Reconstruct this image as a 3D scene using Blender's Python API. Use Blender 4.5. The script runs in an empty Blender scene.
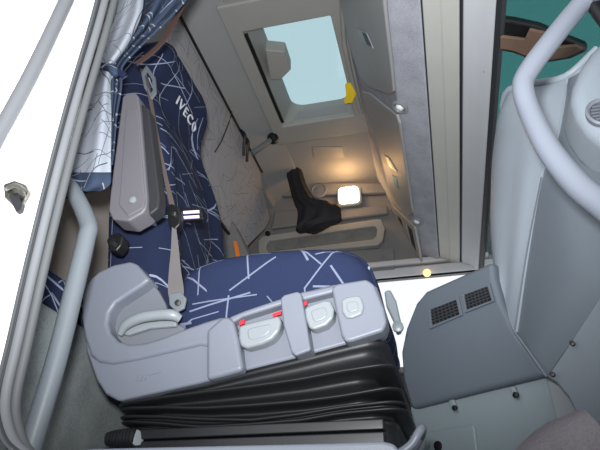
import bpy, bmesh, math, random
from mathutils import Vector, Matrix, noise
random.seed(7)
scene = bpy.context.scene
COL = scene.collection

# ------------------------------------------------------------------ camera
F = 583.0                                   # focal length in pixels of a 600 px wide picture
PITCH, YAW = math.radians(29), math.radians(13.5)
FW = Vector((-math.sin(YAW)*math.cos(PITCH), math.cos(YAW)*math.cos(PITCH), math.sin(PITCH)))
RT = Vector((math.cos(YAW), math.sin(YAW), 0))
UP = RT.cross(FW)
cam_d = bpy.data.cameras.new('camera'); cam = bpy.data.objects.new('camera', cam_d); COL.objects.link(cam)
cam_d.sensor_width = 36; cam_d.lens = F*36/600; cam_d.clip_start = 0.02
cam.matrix_world = Matrix((( RT.x, UP.x, -FW.x, 0), (RT.y, UP.y, -FW.y, 0), (RT.z, UP.z, -FW.z, 0), (0, 0, 0, 1)))
scene.camera = cam
# x = towards the windscreen, y = across the cab away from the open door, z = up; the lens is the origin

def ray(px, py): return FW*F + RT*(px-300) + UP*(225-py)
def at(px, py, y=None, x=None, z=None):
    d = ray(px, py)
    k = y/d.y if y is not None else (x/d.x if x is not None else z/d.z)
    return d*k
def onplane(px, py, p0, n):
    d = ray(px, py); return d*(p0.dot(n)/d.dot(n))

# ------------------------------------------------------------------ materials
def s2l(c): return tuple(((v/255)/12.92 if v/255 <= .04045 else ((v/255+.055)/1.055)**2.4) for v in c) + (1,)
def newmat(name):
    m = bpy.data.materials.new(name); m.use_nodes = True
    nt = m.node_tree; b = nt.nodes['Principled BSDF']
    return m, nt, b
def plastic(name, rgb, rough=.5, bump=.0, scale=300, vary=.06, metal=0, spec=.4):
    m, nt, b = newmat(name)
    b.inputs['Roughness'].default_value = rough; b.inputs['Metallic'].default_value = metal
    b.inputs['Specular IOR Level'].default_value = spec
    tc = nt.nodes.new('ShaderNodeTexCoord')
    n = nt.nodes.new('ShaderNodeTexNoise'); n.inputs['Scale'].default_value = 9; n.inputs['Detail'].default_value = 5
    nt.links.new(tc.outputs['Object'], n.inputs['Vector'])
    mx = nt.nodes.new('ShaderNodeMix'); mx.data_type = 'RGBA'
    c = s2l(rgb)
    mx.inputs[6].default_value = tuple(v*(1-vary) for v in c[:3])+(1,)
    mx.inputs[7].default_value = tuple(min(1, v*(1+vary)) for v in c[:3])+(1,)
    nt.links.new(n.outputs['Fac'], mx.inputs[0]); nt.links.new(mx.outputs[2], b.inputs['Base Color'])
    if bump:
        n2 = nt.nodes.new('ShaderNodeTexNoise'); n2.inputs['Scale'].default_value = scale; n2.inputs['Detail'].default_value = 3
        nt.links.new(tc.outputs['Object'], n2.inputs['Vector'])
        bp = nt.nodes.new('ShaderNodeBump'); bp.inputs['Strength'].default_value = bump; bp.inputs['Distance'].default_value = .002
        nt.links.new(n2.outputs['Fac'], bp.inputs['Height']); nt.links.new(bp.outputs['Normal'], b.inputs['Normal'])
    return m
def carpet(name, a, bcol, scale=350, bump=.6):
    m, nt, b = newmat(name); b.inputs['Roughness'].default_value = .95; b.inputs['Specular IOR Level'].default_value = .1
    tc = nt.nodes.new('ShaderNodeTexCoord')
    n = nt.nodes.new('ShaderNodeTexNoise'); n.inputs['Scale'].default_value = scale; n.inputs['Detail'].default_value = 4; n.inputs['Roughness'].default_value = .7
    nt.links.new(tc.outputs['Object'], n.inputs['Vector'])
    n3 = nt.nodes.new('ShaderNodeTexNoise'); n3.inputs['Scale'].default_value = 14; n3.inputs['Detail'].default_value = 4
    nt.links.new(tc.outputs['Object'], n3.inputs['Vector'])
    ad = nt.nodes.new('ShaderNodeMath'); ad.operation = 'MULTIPLY_ADD'; ad.inputs[1].default_value = .6
    nt.links.new(n3.outputs['Fac'], ad.inputs[0]); 
    m2 = nt.nodes.new('ShaderNodeMath'); m2.operation = 'MULTIPLY'; m2.inputs[1].default_value = .9
    nt.links.new(n.outputs['Fac'], m2.inputs[0]); nt.links.new(m2.outputs[0], ad.inputs[2])
    r = nt.nodes.new('ShaderNodeValToRGB'); r.color_ramp.elements[0].position = .5; r.color_ramp.elements[1].position = 1.0
    r.color_ramp.elements[0].color = s2l(a); r.color_ramp.elements[1].color = s2l(bcol)
    nt.links.new(ad.outputs[0], r.inputs['Fac']); nt.links.new(r.outputs['Color'], b.inputs['Base Color'])
    bp = nt.nodes.new('ShaderNodeBump'); bp.inputs['Strength'].default_value = bump; bp.inputs['Distance'].default_value = .002
    nt.links.new(n.outputs['Fac'], bp.inputs['Height']); nt.links.new(bp.outputs['Normal'], b.inputs['Normal'])
    return m
def scribble(name, base, base2, line, layers, rough=.9, strength=.85):
    """woven cloth with straight pencil strokes thrown over it; layers = (cell size in m, half width, half length, share of cells)"""
    m, nt, b = newmat(name); N = nt.nodes; L = nt.links
    b.inputs['Roughness'].default_value = rough; b.inputs['Specular IOR Level'].default_value = .15
    uv = N.new('ShaderNodeUVMap'); uv.uv_map = 'UVMap'
    def math_(op, a, c=None):
        n = N.new('ShaderNodeMath'); n.operation = op
        for i, v in enumerate((a, c)):
            if v is None: continue
            if isinstance(v, (int, float)): n.inputs[i].default_value = v
            else: L.new(v, n.inputs[i])
        return n.outputs[0]
    tot = None
    for k, (cell, hw, hl, share) in enumerate(layers):
        mp = N.new('ShaderNodeMapping'); mp.inputs['Scale'].default_value = (1/cell,)*3
        mp.inputs['Location'].default_value = (3.7*k+.3, 1.9*k+.7, 0); mp.inputs['Rotation'].default_value = (0, 0, .7*k)
        L.new(uv.outputs['UV'], mp.inputs['Vector'])
        vo = N.new('ShaderNodeTexVoronoi'); vo.voronoi_dimensions = '2D'; vo.inputs['Scale'].default_value = 1
        L.new(mp.outputs[0], vo.inputs['Vector'])
        sub = N.new('ShaderNodeVectorMath'); sub.operation = 'SUBTRACT'
        L.new(mp.outputs[0], sub.inputs[0]); L.new(vo.outputs['Position'], sub.inputs[1])
        sp = N.new('ShaderNodeSeparateColor'); L.new(vo.outputs['Color'], sp.inputs[0])
        ro = N.new('ShaderNodeVectorRotate'); ro.rotation_type = 'Z_AXIS'
        L.new(sub.outputs[0], ro.inputs['Vector']); L.new(math_('MULTIPLY', sp.outputs[0], 6.283), ro.inputs['Angle'])
        se = N.new('ShaderNodeSeparateXYZ'); L.new(ro.outputs[0], se.inputs[0])
        au = math_('ABSOLUTE', se.outputs[0]); av = math_('ABSOLUTE', se.outputs[1])
        w = math_('MULTIPLY', math_('ADD', .6, sp.outputs[2]), hw/cell)
        hit = math_('MULTIPLY', math_('LESS_THAN', av, w), math_('LESS_THAN', au, hl/cell))
        hit = math_('MULTIPLY', hit, math_('LESS_THAN', sp.outputs[1], share))
        tot = hit if tot is None else math_('MAXIMUM', tot, hit)
    nz = N.new('ShaderNodeTexNoise'); nz.inputs['Scale'].default_value = 420; nz.inputs['Detail'].default_value = 3
    L.new(uv.outputs['UV'], nz.inputs['Vector'])
    m1 = N.new('ShaderNodeMix'); m1.data_type = 'RGBA'; m1.inputs[6].default_value = s2l(base); m1.inputs[7].default_value = s2l(base2)
    L.new(nz.outputs['Fac'], m1.inputs[0])
    m2 = N.new('ShaderNodeMix'); m2.data_type = 'RGBA'; m2.inputs[7].default_value = s2l(line)
    L.new(m1.outputs[2], m2.inputs[6]); L.new(math_('MULTIPLY', tot, strength), m2.inputs[0])
    L.new(m2.outputs[2], b.inputs['Base Color'])
    bp = N.new('ShaderNodeBump'); bp.inputs['Strength'].default_value = .35; bp.inputs['Distance'].default_value = .0015
    L.new(nz.outputs['Fac'], bp.inputs['Height']); L.new(bp.outputs['Normal'], b.inputs['Normal'])
    return m
def pane(name, tint, gloss=.06):
    m = bpy.data.materials.new(name); m.use_nodes = True; nt = m.node_tree; nt.nodes.clear()
    o = nt.nodes.new('ShaderNodeOutputMaterial'); t = nt.nodes.new('ShaderNodeBsdfTransparent'); t.inputs[0].default_value = tint
    g = nt.nodes.new('ShaderNodeBsdfGlossy'); g.inputs['Roughness'].default_value = .05
    mx = nt.nodes.new('ShaderNodeMixShader'); mx.inputs[0].default_value = gloss
    nt.links.new(t.outputs[0], mx.inputs[1]); nt.links.new(g.outputs[0], mx.inputs[2]); nt.links.new(mx.outputs[0], o.inputs[0])
    return m
def glow(name, rgb, s):
    m, nt, b = newmat(name); b.inputs['Base Color'].default_value = rgb+(1,)
    b.inputs['Emission Color'].default_value = rgb+(1,); b.inputs['Emission Strength'].default_value = s
    return m

M = {}
M['plastic'] = plastic('light grey seat plastic', (106, 110, 120), .42, .12, 500)
M['plastic_dim'] = plastic('grey trim plastic', (100, 103, 110), .5, .12, 500)
M['lever'] = plastic('pale lever plastic', (124, 129, 133), .35)
M['red'] = plastic('red plastic', (205, 40, 50), .4)
M['rubber'] = plastic('black bellows rubber', (26, 27, 29), .46, .05, 200, spec=.35)
M['blackmetal'] = plastic('black painted steel', (26, 27, 30), .35, spec=.6)
M['black'] = plastic('black plastic', (20, 20, 22), .45)
M['steel'] = plastic('steel', (120, 118, 110), .3, metal=.9)
M['handle'] = plastic('grey coated handle', (97, 103, 108), .4, .1, 300)
M['handle_light'] = plastic('silver grey handle', (105, 110, 120), .35, .06, 300)
M['dash'] = plastic('grey dashboard plastic', (128, 136, 144), .5, .18, 600)
M['kick'] = plastic('grey kick panel plastic', (98, 105, 112), .5, .18, 600)
M['armrest'] = plastic('warm grey armrest', (96, 94, 99), .5, .1, 400)
M['armrest_dark'] = plastic('dark armrest pad', (40, 40, 44), .6, .2, 400)
M['dash_shaded'] = plastic('shaded grey dashboard plastic', (90, 97, 104), .5, .18, 600)  # darker copy of dash; the end panel's shading put into the colour
M['dash_dark'] = plastic('dark grey console plastic', (80, 87, 95), .55, .18, 600)
M['lower'] = plastic('grey green lower panel', (118, 129, 134), .5, .12, 400)
M['ceiling'] = plastic('headliner', (132, 132, 132), .85, .3, 500)
M['frame'] = plastic('hatch frame plastic', (141, 140, 136), .55)
M['frame_dark'] = plastic('hatch liner plastic', (135, 134, 130), .6)
M['locker'] = plastic('locker door plastic', (152, 152, 152), .5, .1, 500)
M['felt'] = carpet('overhead felt', (140, 141, 150), (178, 180, 188), 220, .4)
M['trim'] = plastic('greige trim plastic', (176, 176, 170), .5, .08, 300)
M['header'] = plastic('header plastic', (182, 184, 188), .55, .2, 400)
M['seal'] = plastic('grey rubber seal', (74, 76, 78), .6)
M['seal_light'] = plastic('worn grey rubber seal', (96, 98, 101), .55)
M['seal_dark'] = plastic('dark rubber seal', (40, 42, 46), .6)
M['paint'] = plastic('white vehicle paint', (246, 246, 248), .3)
M['carpet'] = carpet('grey carpet', (100, 106, 107), (142, 148, 148))
M['mat'] = carpet('brown grey floor mat', (96, 92, 98), (128, 122, 126))
M['beige'] = plastic('beige grey wall lining', (150, 142, 136), .8, .2, 400)
M['farwall'] = plastic('grey side wall lining', (110, 109, 109), .6, .1, 300)
M['net'] = carpet('pocket mesh', (92, 92, 90), (124, 124, 120), 160, .3)
M['belt'] = plastic('grey belt webbing', (92, 88, 88), .8, .3, 900)
M['belt_dark'] = plastic('brown grey belt webbing', (92, 80, 76), .8, .3, 900)
M['brown'] = plastic('brown binding', (66, 47, 41), .8)
M['cloth'] = plastic('black cloth', (30, 28, 31), .75, .4, 120)
M['yellow'] = plastic('yellow sticker', (240, 205, 30), .6)
M['teal'] = plastic('teal sticker', (20, 140, 150), .5)
M['orange'] = plastic('painted orange lamplight', (225, 120, 40), .4)  # warm lamp light on the cabinet edge, put into the colour
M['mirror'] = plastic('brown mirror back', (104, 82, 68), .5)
M['white_text'] = plastic('white embroidery', (185, 186, 192), .7)
M['reflection_stripe'] = plastic('pale violet stripe', (215, 200, 240), .4)
M['navy'] = scribble('navy scribble cloth', (24, 30, 52), (33, 41, 65), (160, 168, 190), [(.13, .0011, .10, 1), (.12, .0010, .09, .9), (.15, .0013, .11, .9), (.10, .0008, .08, .8), (.14, .0016, .07, .6)], strength=.6)
M['navy_seat'] = scribble('navy scribble seat cloth', (28, 35, 60), (38, 47, 74), (150, 156, 178), [(.11, .0014, .06, 1), (.12, .0015, .07, 1), (.10, .0012, .055, 1), (.12, .0010, .06, 1)], strength=.5)
M['curtain'] = scribble('blue curtain cloth', (42, 52, 70), (52, 62, 80), (140, 146, 156), [(.06, .0009, .04, .8), (.05, .0008, .03, .7), (.045, .0007, .03, .7)])
M['lining'] = scribble('white curtain lining', (132, 137, 146), (146, 151, 160), (36, 40, 50), [(.09, .0009, .06, 1), (.08, .0008, .06, 1), (.07, .0006, .05, .9), (.075, .0008, .05, .8)], strength=.85)
M['bunk'] = scribble('grey scribble cloth', (140, 139, 142), (156, 155, 158), (70, 74, 88), [(.09, .0016, .06, .8), (.08, .0012, .05, .8), (.07, .001, .05, .8)], strength=.6)
M['windscreen'] = pane('teal windscreen glass', (.21, .41, .40, 1), .02)
M['hatchpane'] = pane('pale hatch glass', (.66, .775, .795, 1), .03)
M['glass'] = pane('clear side glass', (.985, .99, .99, 1), .03)
M['lamp'] = glow('warm lamp lens', (1, .84, .56), 4)
M['lamp_small'] = glow('warm courtesy lens', (1, .55, .2), 2.2)
M['spot'] = plastic('spotlight lens', (235, 235, 235), .2)

# ------------------------------------------------------------------ object helpers
def mesh_obj(name, verts, faces, mat, parent=None, smooth=35, bevel=0, segs=3, uv=None, subd=0, sol=0):
    me = bpy.data.meshes.new(name); me.from_pydata([tuple(v) for v in verts], [], faces); me.update()
    bm = bmesh.new(); bm.from_mesh(me)
    bmesh.ops.remove_doubles(bm, verts=bm.verts, dist=1e-6)
    bmesh.ops.recalc_face_normals(bm, faces=bm.faces); bm.to_mesh(me); bm.free()
    me.materials.append(M[mat] if isinstance(mat, str) else mat)
    if uv:
        ul = me.uv_layers.new(name='UVMap')
        for lp in me.loops: ul.data[lp.index].uv = uv(me.vertices[lp.vertex_index].co)
    if smooth is not None:
        for p in me.polygons: p.use_smooth = True
        if smooth < 180: me.set_sharp_from_angle(angle=math.radians(smooth))
    o = bpy.data.objects.new(name, me); COL.objects.link(o)
    if parent: o.parent = parent
    if sol:
        s = o.modifiers.new('thickness', 'SOLIDIFY'); s.thickness = sol; s.offset = 0
    if bevel:
        b = o.modifiers.new('bevel', 'BEVEL'); b.width = bevel; b.segments = segs; b.limit_method = 'ANGLE'; b.angle_limit = math.radians(30); b.harden_normals = False
        for p in me.polygons: p.use_smooth = True
        me.set_sharp_from_angle(angle=math.pi)
        w = o.modifiers.new('normals', 'WEIGHTED_NORMAL'); w.keep_sharp = True
    if subd:
        s = o.modifiers.new('subd', 'SUBSURF'); s.levels = subd; s.render_levels = subd
    return o
def thing(name, label, cat, group=None):
    o = bpy.data.objects.new(name, None); COL.objects.link(o); return tag(o, label, cat, group)
def tag(o, label, cat, group=None):
    o['label'] = label; o['category'] = cat
    if group: o['group'] = group
    return o
def struct(o, label=None, cat=None):
    o['kind'] = 'structure'
    if label: o['label'] = label
    if cat: o['category'] = cat
    return o
def prism(name, pts, vec, mat, parent=None, bevel=.003, **k):
    vec = Vector(vec); n = len(pts)
    v = [Vector(p) for p in pts] + [Vector(p)+vec for p in pts]
    f = [tuple(range(n)), tuple(range(2*n-1, n-1, -1))] + [(i, (i+1) % n, n+(i+1) % n, n+i) for i in range(n)]
    return mesh_obj(name, v, f, mat, parent, bevel=bevel, **k)
def plate(name, px, y, th, mat, parent=None, bevel=.003, **k):
    return prism(name, [at(a, b, y=y) for a, b in px], (0, th, 0), mat, parent, bevel, **k)
def profile(name, xz, y0, y1, mat, parent=None, bevel=.004, **k):
    return prism(name, [(a, y0, c) for a, c in xz], (0, y1-y0, 0), mat, parent, bevel, **k)
def box(name, lo, hi, mat, parent=None, bevel=.004, **k):
    x0, y0, z0 = lo; x1, y1, z1 = hi
    return prism(name, [(x0, y0, z0), (x1, y0, z0), (x1, y0, z1), (x0, y0, z1)], (0, y1-y0, 0), mat, parent, bevel, **k)
def crom(pts, n):
    pts = [Vector(p) for p in pts]; out = []
    P = [pts[0]*2-pts[1]] + pts + [pts[-1]*2-pts[-2]]
    for i in range(1, len(P)-2):
        a, b, c, d = P[i-1:i+3]
        for k in range(n):
            t = k/n
            out.append(.5*((2*b)+(c-a)*t+(2*a-5*b+4*c-d)*t*t+(3*b-a-3*c+d)*t**3))
    out.append(pts[-1]); return out
def tube_geo(path, rad, seg=14, flat=None):
    path = [Vector(p) for p in path]; n = len(path)
    rads = rad if isinstance(rad, (list, tuple)) else [rad]*n
    verts = []; faces = []
    t0 = (path[1]-path[0]).normalized()
    nrm = t0.orthogonal().normalized() if flat is None else Vector(flat)
    for i, p in enumerate(path):
        t = (path[min(i+1, n-1)]-path[max(i-1, 0)]).normalized()
        nrm = (nrm-t*nrm.dot(t)).normalized(); bi = t.cross(nrm)
        for s in range(seg):
            a = 2*math.pi*s/seg
            verts.append(p+(nrm*math.cos(a)+bi*math.sin(a))*rads[i])
    for i in range(n-1):
        for s in range(seg):
            faces.append((i*seg+s, i*seg+(s+1) % seg, (i+1)*seg+(s+1) % seg, (i+1)*seg+s))
    faces.append(tuple(range(seg))); faces.append(tuple(range(n*seg-1, (n-1)*seg-1, -1)))
    return verts, faces
def tube(name, path, rad, mat, parent=None, n=6, seg=16, **k):
    pts = crom(path, n) if n else [Vector(p) for p in path]
    if isinstance(rad, (list, tuple)):
        r = [x.x for x in crom([Vector((q, 0, 0)) for q in rad], n)]
    else: r = rad
    v, f = tube_geo(pts, r, seg); return mesh_obj(name, v, f, mat, parent, smooth=50, **k)
def strip(name, path, width, th, across, mat, parent=None, n=6, **k):
    """a flat band (webbing) swept along a path; across = direction of its width"""
    pts = crom(path, n); m = len(pts); ws = width if isinstance(width, (list, tuple)) else [width]*len(path)
    w = [q.x for q in crom([Vector((q, 0, 0)) for q in ws], n)]
    v = []; f = []
    for i, p in enumerate(pts):
        t = (pts[min(i+1, m-1)]-pts[max(i-1, 0)]).normalized(); a = Vector(across); a = (a-t*a.dot(t)).normalized(); nn = t.cross(a)
        for sx, sy in ((-1, -1), (1, -1), (1, 1), (-1, 1)): v.append(p+a*w[i]/2*sx+nn*th/2*sy)
    for i in range(m-1):
        for s in range(4): f.append((i*4+s, i*4+(s+1) % 4, i*4+4+(s+1) % 4, i*4+4+s))
    f += [(0, 1, 2, 3), (m*4-1, m*4-2, m*4-3, m*4-4)]
    return mesh_obj(name, v, f, mat, parent, **k)
def loft(name, rings, mat, parent=None, smooth=60, cap=True, **k):
    n = len(rings[0]); v = [p for r in rings for p in r]; f = []
    for i in range(len(rings)-1):
        for s in range(n): f.append((i*n+s, i*n+(s+1) % n, (i+1)*n+(s+1) % n, (i+1)*n+s))
    if cap: f += [tuple(range(n)), tuple(range(len(rings)*n-1, (len(rings)-1)*n-1, -1))]
    return mesh_obj(name, v, f, mat, parent, smooth=smooth, **k)
def patch(name, rows, th, mat, parent=None, n=5, edge=.0, **k):
    """a smooth panel through a net of control points, thickened along vec th"""
    g = [crom(r, n) for r in rows]; cols = list(zip(*g)); cols = [crom(c, n) for c in cols]
    W = len(cols); H = len(cols[0]); th = Vector(th)
    v = [p for c in cols for p in c]; o = len(v); v += [p+th for p in v]
    f = []
    for i in range(W-1):
        for j in range(H-1):
            q = (i*H+j, i*H+j+1, (i+1)*H+j+1, (i+1)*H+j); f.append(q); f.append(tuple(o+a for a in reversed(q)))
    for i in range(W-1):
        for j in (0, H-1):
            a, b = i*H+j, (i+1)*H+j; f.append((a, b, o+b, o+a))
    for j in range(H-1):
        for i in (0, W-1):
            a, b = i*H+j, i*H+j+1; f.append((a, b, o+b, o+a))
    return mesh_obj(name, v, f, mat, parent, smooth=45, **k)
def disc(name, c, nrm, prof, mat, parent=None, seg=28, **k):
    """a lathe: prof = (radius, height along nrm)"""
    nrm = Vector(nrm).normalized(); u = nrm.orthogonal().normalized(); w = nrm.cross(u); c = Vector(c)
    rings = [[c+nrm*h+(u*math.cos(2*math.pi*s/seg)+w*math.sin(2*math.pi*s/seg))*r for s in range(seg)] for r, h in prof]
    return loft(name, rings, mat, parent, smooth=40, **k)
def ring_frame(name, outer, inner, vec, mat, parent=None, bevel=.003, **k):
    n = len(outer); vec = Vector(vec)
    v = [Vector(p) for p in outer]+[Vector(p) for p in inner]; v += [p+vec for p in v]; f = []
    for i in range(n):
        j = (i+1) % n
        f += [(i, j, n+j, n+i), (2*n+i, 3*n+i, 3*n+j, 2*n+j), (i, 2*n+i, 2*n+j, j), (n+i, n+j, 3*n+j, 3*n+i)]
    return mesh_obj(name, v, f, mat, parent, bevel=bevel, **k)
def rrect(cx, cy, hx, hy, r, n=5):
    out = []
    for k, (sx, sy) in enumerate(((1, 1), (-1, 1), (-1, -1), (1, -1))):
        for i in range(n+1):
            a = math.pi/2*(k+i/n); out.append((cx+sx*(hx-r)+r*math.cos(a), cy+sy*(hy-r)+r*math.sin(a)))
    return out

YN, YF, ZC, XR = .58, 2.75, 1.8, -.96       # door plane, far side wall, ceiling, rear wall

P_ = lambda a, b, y: at(a, b, y=y)
# ------------------------------------------------------------------ the cab shell
struct(box('floor', (XR, YN+.06, .0), (.75, YF, .05), 'carpet'))
hx0, hx1, hy0, hy1 = -.60, -.25, 1.54, 2.14
v = [(XR-.02, YN, ZC), (.3, YN, ZC), (.3, YF+.05, ZC), (XR-.02, YF+.05, ZC), (hx0, hy0, ZC), (hx1, hy0, ZC), (hx1, hy1, ZC), (hx0, hy1, ZC)]
v += [(a, b, c+.05) for a, b, c in v]
f = []
for i in range(4):
    j = (i+1) % 4
    f += [(i, j, 4+j, 4+i), (8+i, 12+i, 12+j, 8+j), (i, 8+i, 8+j, j), (4+i, 4+j, 12+j, 12+i)]
struct(mesh_obj('ceiling', v, f, 'ceiling', smooth=None))
struct(box('wall_rear', (XR-.05, YN, .0), (XR, YF+.05, ZC), 'beige'))
# coving between roof and rear wall
struct(profile('trim_1', [(-.815, 1.70), (-.80, 1.735), (-.70, 1.775), (-.63, 1.79), (-.63, 1.80), (-.95, 1.80), (-.95, 1.70)], YN+.04, YF, 'ceiling', bevel=.012))
for px, py in ((190, 66), (200, 93), (212, 118), (226, 76), (236, 101), (247, 127)):
    c = at(px, py, z=1.752) if px < 215 else at(px, py, z=1.785)
    disc('rivet', c, (.35, 0, -1), [(.007, -.02), (.007, .001), (.004, .003)], 'frame', bpy.data.objects['trim_1'], 12)
struct(prism('trim_11', [at(a, b, z=1.797) for a, b in ((312, 147), (342, 147), (345, 158), (314, 158))], (0, 0, .004), 'frame_dark', bevel=.002))
# near side above the door opening, unseen, added to control the light
struct(box('wall_near', (XR, YN-.05, 1.3), (.3, YN, ZC+.05), 'ceiling'))
# far side wall with the window opening of the other door
wx0, wx1, wz0, wz1 = -.42, .42, .74, 1.20
v = [(XR, YF, 0), (1.0, YF, 0), (1.0, YF, ZC), (XR, YF, ZC), (wx0, YF, wz0), (wx1, YF, wz0), (wx1, YF, wz1), (wx0, YF, wz1)]
v += [(a, b+.05, c) for a, b, c in v]
struct(mesh_obj('wall_far', v, f, 'farwall', smooth=None))
w2 = struct(ring_frame('window_2', [(wx0-.03, YF-.02, wz0-.03), (wx1+.03, YF-.02, wz0-.03), (wx1+.03, YF-.02, wz1+.045), (wx0-.03, YF-.02, wz1+.045)],
                [(wx0, YF-.02, wz0), (wx1, YF-.02, wz0), (wx1, YF-.02, wz1), (wx0, YF-.02, wz1)], (0, .05, 0), 'header', bevel=.008))
box('pane', (wx0-.01, YF+.012, wz0-.01), (wx1+.01, YF+.017, wz1+.01), 'glass', w2, bevel=0, smooth=None)
struct(profile('trim_2', [(-.45, 1.255), (.30, 1.255), (.30, 1.285), (-.45, 1.285)], YF-.03, YF+.0, 'header', bevel=.008))
# front overhead structure and windscreen header
OA, OB, OC = (-.216, 1.8), (-.038, 1.32), (.063, 1.26)
struct(profile('trim_3', [OA, OB, (-.030, 1.308), OC, (.067, 1.8)], YN, YF, 'felt', bevel=.010), None)
struct(profile('trim_4', [(.0665, 1.264), (.110, 1.252), (.114, 1.248), (.159, 1.236), (.159, 1.8), (.0665, 1.8)], YN, YF, 'trim', bevel=.003))
struct(profile('trim_5', [(.1595, 1.246), (.168, 1.243), (.168, 1.8), (.1595, 1.8)], YN, YF, 'seal_dark', bevel=0))
struct(profile('trim_6', [(.168, 1.232), (.204, 1.220), (.216, 1.210), (.240, 1.196), (.248, 1.20), (.30, 1.8), (.168, 1.8)], YN, YF, 'header', bevel=.004))
seal = tag(profile('windscreen_seal', [(.242, 1.195), (.254, 1.182), (.268, 1.19), (.266, 1.21), (.25, 1.21)], YN, YF, 'seal_dark', bevel=.003),
           'black rubber seal along the top edge of the teal windscreen', 'seal')
w1 = struct(prism('window_1', [(.26, YN+.06, 1.195), (.86, YN+.06, .78), (.86, YF, .78), (.26, YF, 1.195)], (.005, 0, .005), 'glass', bevel=0, smooth=None))
sv = tag(prism('sun_visor', [(.285, .45, 1.275), (.285, 2.9, 1.275), (.80, 2.9, 1.20), (.80, .45, 1.20)], (0, 0, .006), 'windscreen', bevel=0, smooth=None), 'teal tinted sun visor outside above the windscreen', 'sun visor')
struct(prism('trim_10', [P_(606, -90, .64), P_(720, -90, .64), P_(720, 330, .64), P_(634, 330, .64), P_(628, 60, .64)], (0, .06, 0), 'dash', bevel=.01))
for i, py in enumerate((71, 134)):
    tag(disc('screw', at(485, py, z=1.209), (-.45, 0, -.9), [(.006, -.004), (.006, .003), (.004, .0045)], 'plastic_dim'),
        'small %s screw in the grey windscreen header strip' % ('near' if i == 0 else 'far'), 'screw', 'header screws')

# ------------------------------------------------------------------ door opening: pillar, jamb, seal, sill
# white painted jamb
P = lambda a, b, y: at(a, b, y=y)
jamb = prism('trim_7', [P(105, -40, .62), P(60, 140, .62), P(30, 270, .62), P(8, 380, .62), P(-60, 470, .62), P(-140, 470, .62), P(-60, 160, .62), P(65, -40, .62)], (0, .03, 0), 'paint', bevel=.006)
struct(jamb)
struct(prism('trim_8', [P(66, -40, .585), P(20, 64, .585), P(-60, 200, .585), P(-150, 330, .585), P(-300, 330, .585), P(-300, -40, .585)], (0, .035, 0), 'paint', bevel=.004))
t = tube('body_seal', [P(92, -55, .583), P(36, 64, .583), P(-10, 150, .583), P(-60, 250, .583), P(-100, 330, .583)], .0115, 'seal_light', None, 5)
tag(t, 'pale grey round body seal crossing the white jamb at the upper corner', 'seal')
ds = thing('door_seal', 'dark grey ribbed rubber seal around the door opening beside the curtain', 'seal')
path = [(112, -50), (94, 20), (72, 95), (52, 170), (30, 260), (12, 340), (0, 395), (2, 425), (14, 446), (40, 457), (110, 461)]
def off(d): return [P(a+d, b+(d*.55 if b > 440 else d*.12), .605) for a, b in path]
tube('lip', off(-1), .0055, 'seal', ds, 6); tube('bulb', off(5.5), .0066, 'seal_light', ds, 6)
tube('inner_lip', [q+Vector((0, .008, 0)) for q in off(11.5)], .0062, 'seal', ds, 6); tube('rib', [q+Vector((0, -.006, 0)) for q in off(2.5)], .0020, 'seal_dark', ds, 6)
# striker latch
st = thing('door_striker', 'small metal door striker bolted to the white jamb', 'latch')
v = [(3, 182), (14, 178), (25, 182), (29, 191), (24, 201), (20, 202), (21, 212), (15, 213), (5, 199), (1, 190)]
plate('base_plate', [(3, 184), (14, 180), (25, 184), (28, 191), (22, 202), (12, 205), (4, 197)], .612, .01, M['steel'], st, .002)
tube('striker_loop', [P(8, 190, .612), P(9, 188, .598), P(17, 186, .596), P(25, 193, .598), P(23, 199, .612)], .0035, 'steel', st, 4, 10)
plate('wedge', [(8, 196), (17, 192), (22, 203), (20, 210), (16, 212)], .606, .008, 'blackmetal', st, .001)
# sill
sill = prism('trim_9', [P(52, 453, .66), P(92, 448.5, .66), P(200, 446, .66), P(330, 443, .66), P(382, 441, .66), P(394, 443.5, .66), P(400, 452, .66), P(400, 480, .66), P(52, 480, .66)], (0, .06, 0), 'handle_light', bevel=.004)
struct(sill)

# grab handles
g = thing('grab_handle', 'thick grey grab handle running down beside the carpet and the seat', 'handle')
hp = [P(56, 186, .80), P(66, 183, .765), P(76, 196, .75), P(88, 224, .745), P(86, 240, .74), P(74, 290, .735), P(55, 365, .73), P(28, 455, .725), P(16, 500, .72)]
tube('tube', hp, [.012, .0125, .0138, .0148, .0148, .0150, .0150, .0152, .0152], 'handle', g, 8, 20)
disc('mount', hp[0], hp[0]-hp[1], [(.02, -.012), (.02, .004), (.014, .008)], 'plastic_dim', g)
g = thing('grab_handle', 'large bent silver grab handle in front of the dashboard and windscreen', 'handle')
hp = [P(606, -16, .66), P(592, -6, .69), P(576, 10, .70), P(550, 42, .70), P(528, 72, .70), P(523, 88, .70), P(530, 112, .70), P(548, 148, .69), P(575, 182, .68), P(606, 208, .67), P(640, 236, .66)]
tube('tube', hp, [.017, .016, .0150, .0150, .0150, .0152, .0152, .016, .0166, .0168, .017], 'handle_light', g, 8, 20)
tube('foot_bracket', [P(584, -14, .70), P(592, 2, .70), P(606, 22, .70)], .011, 'black', g, 4)

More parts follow.
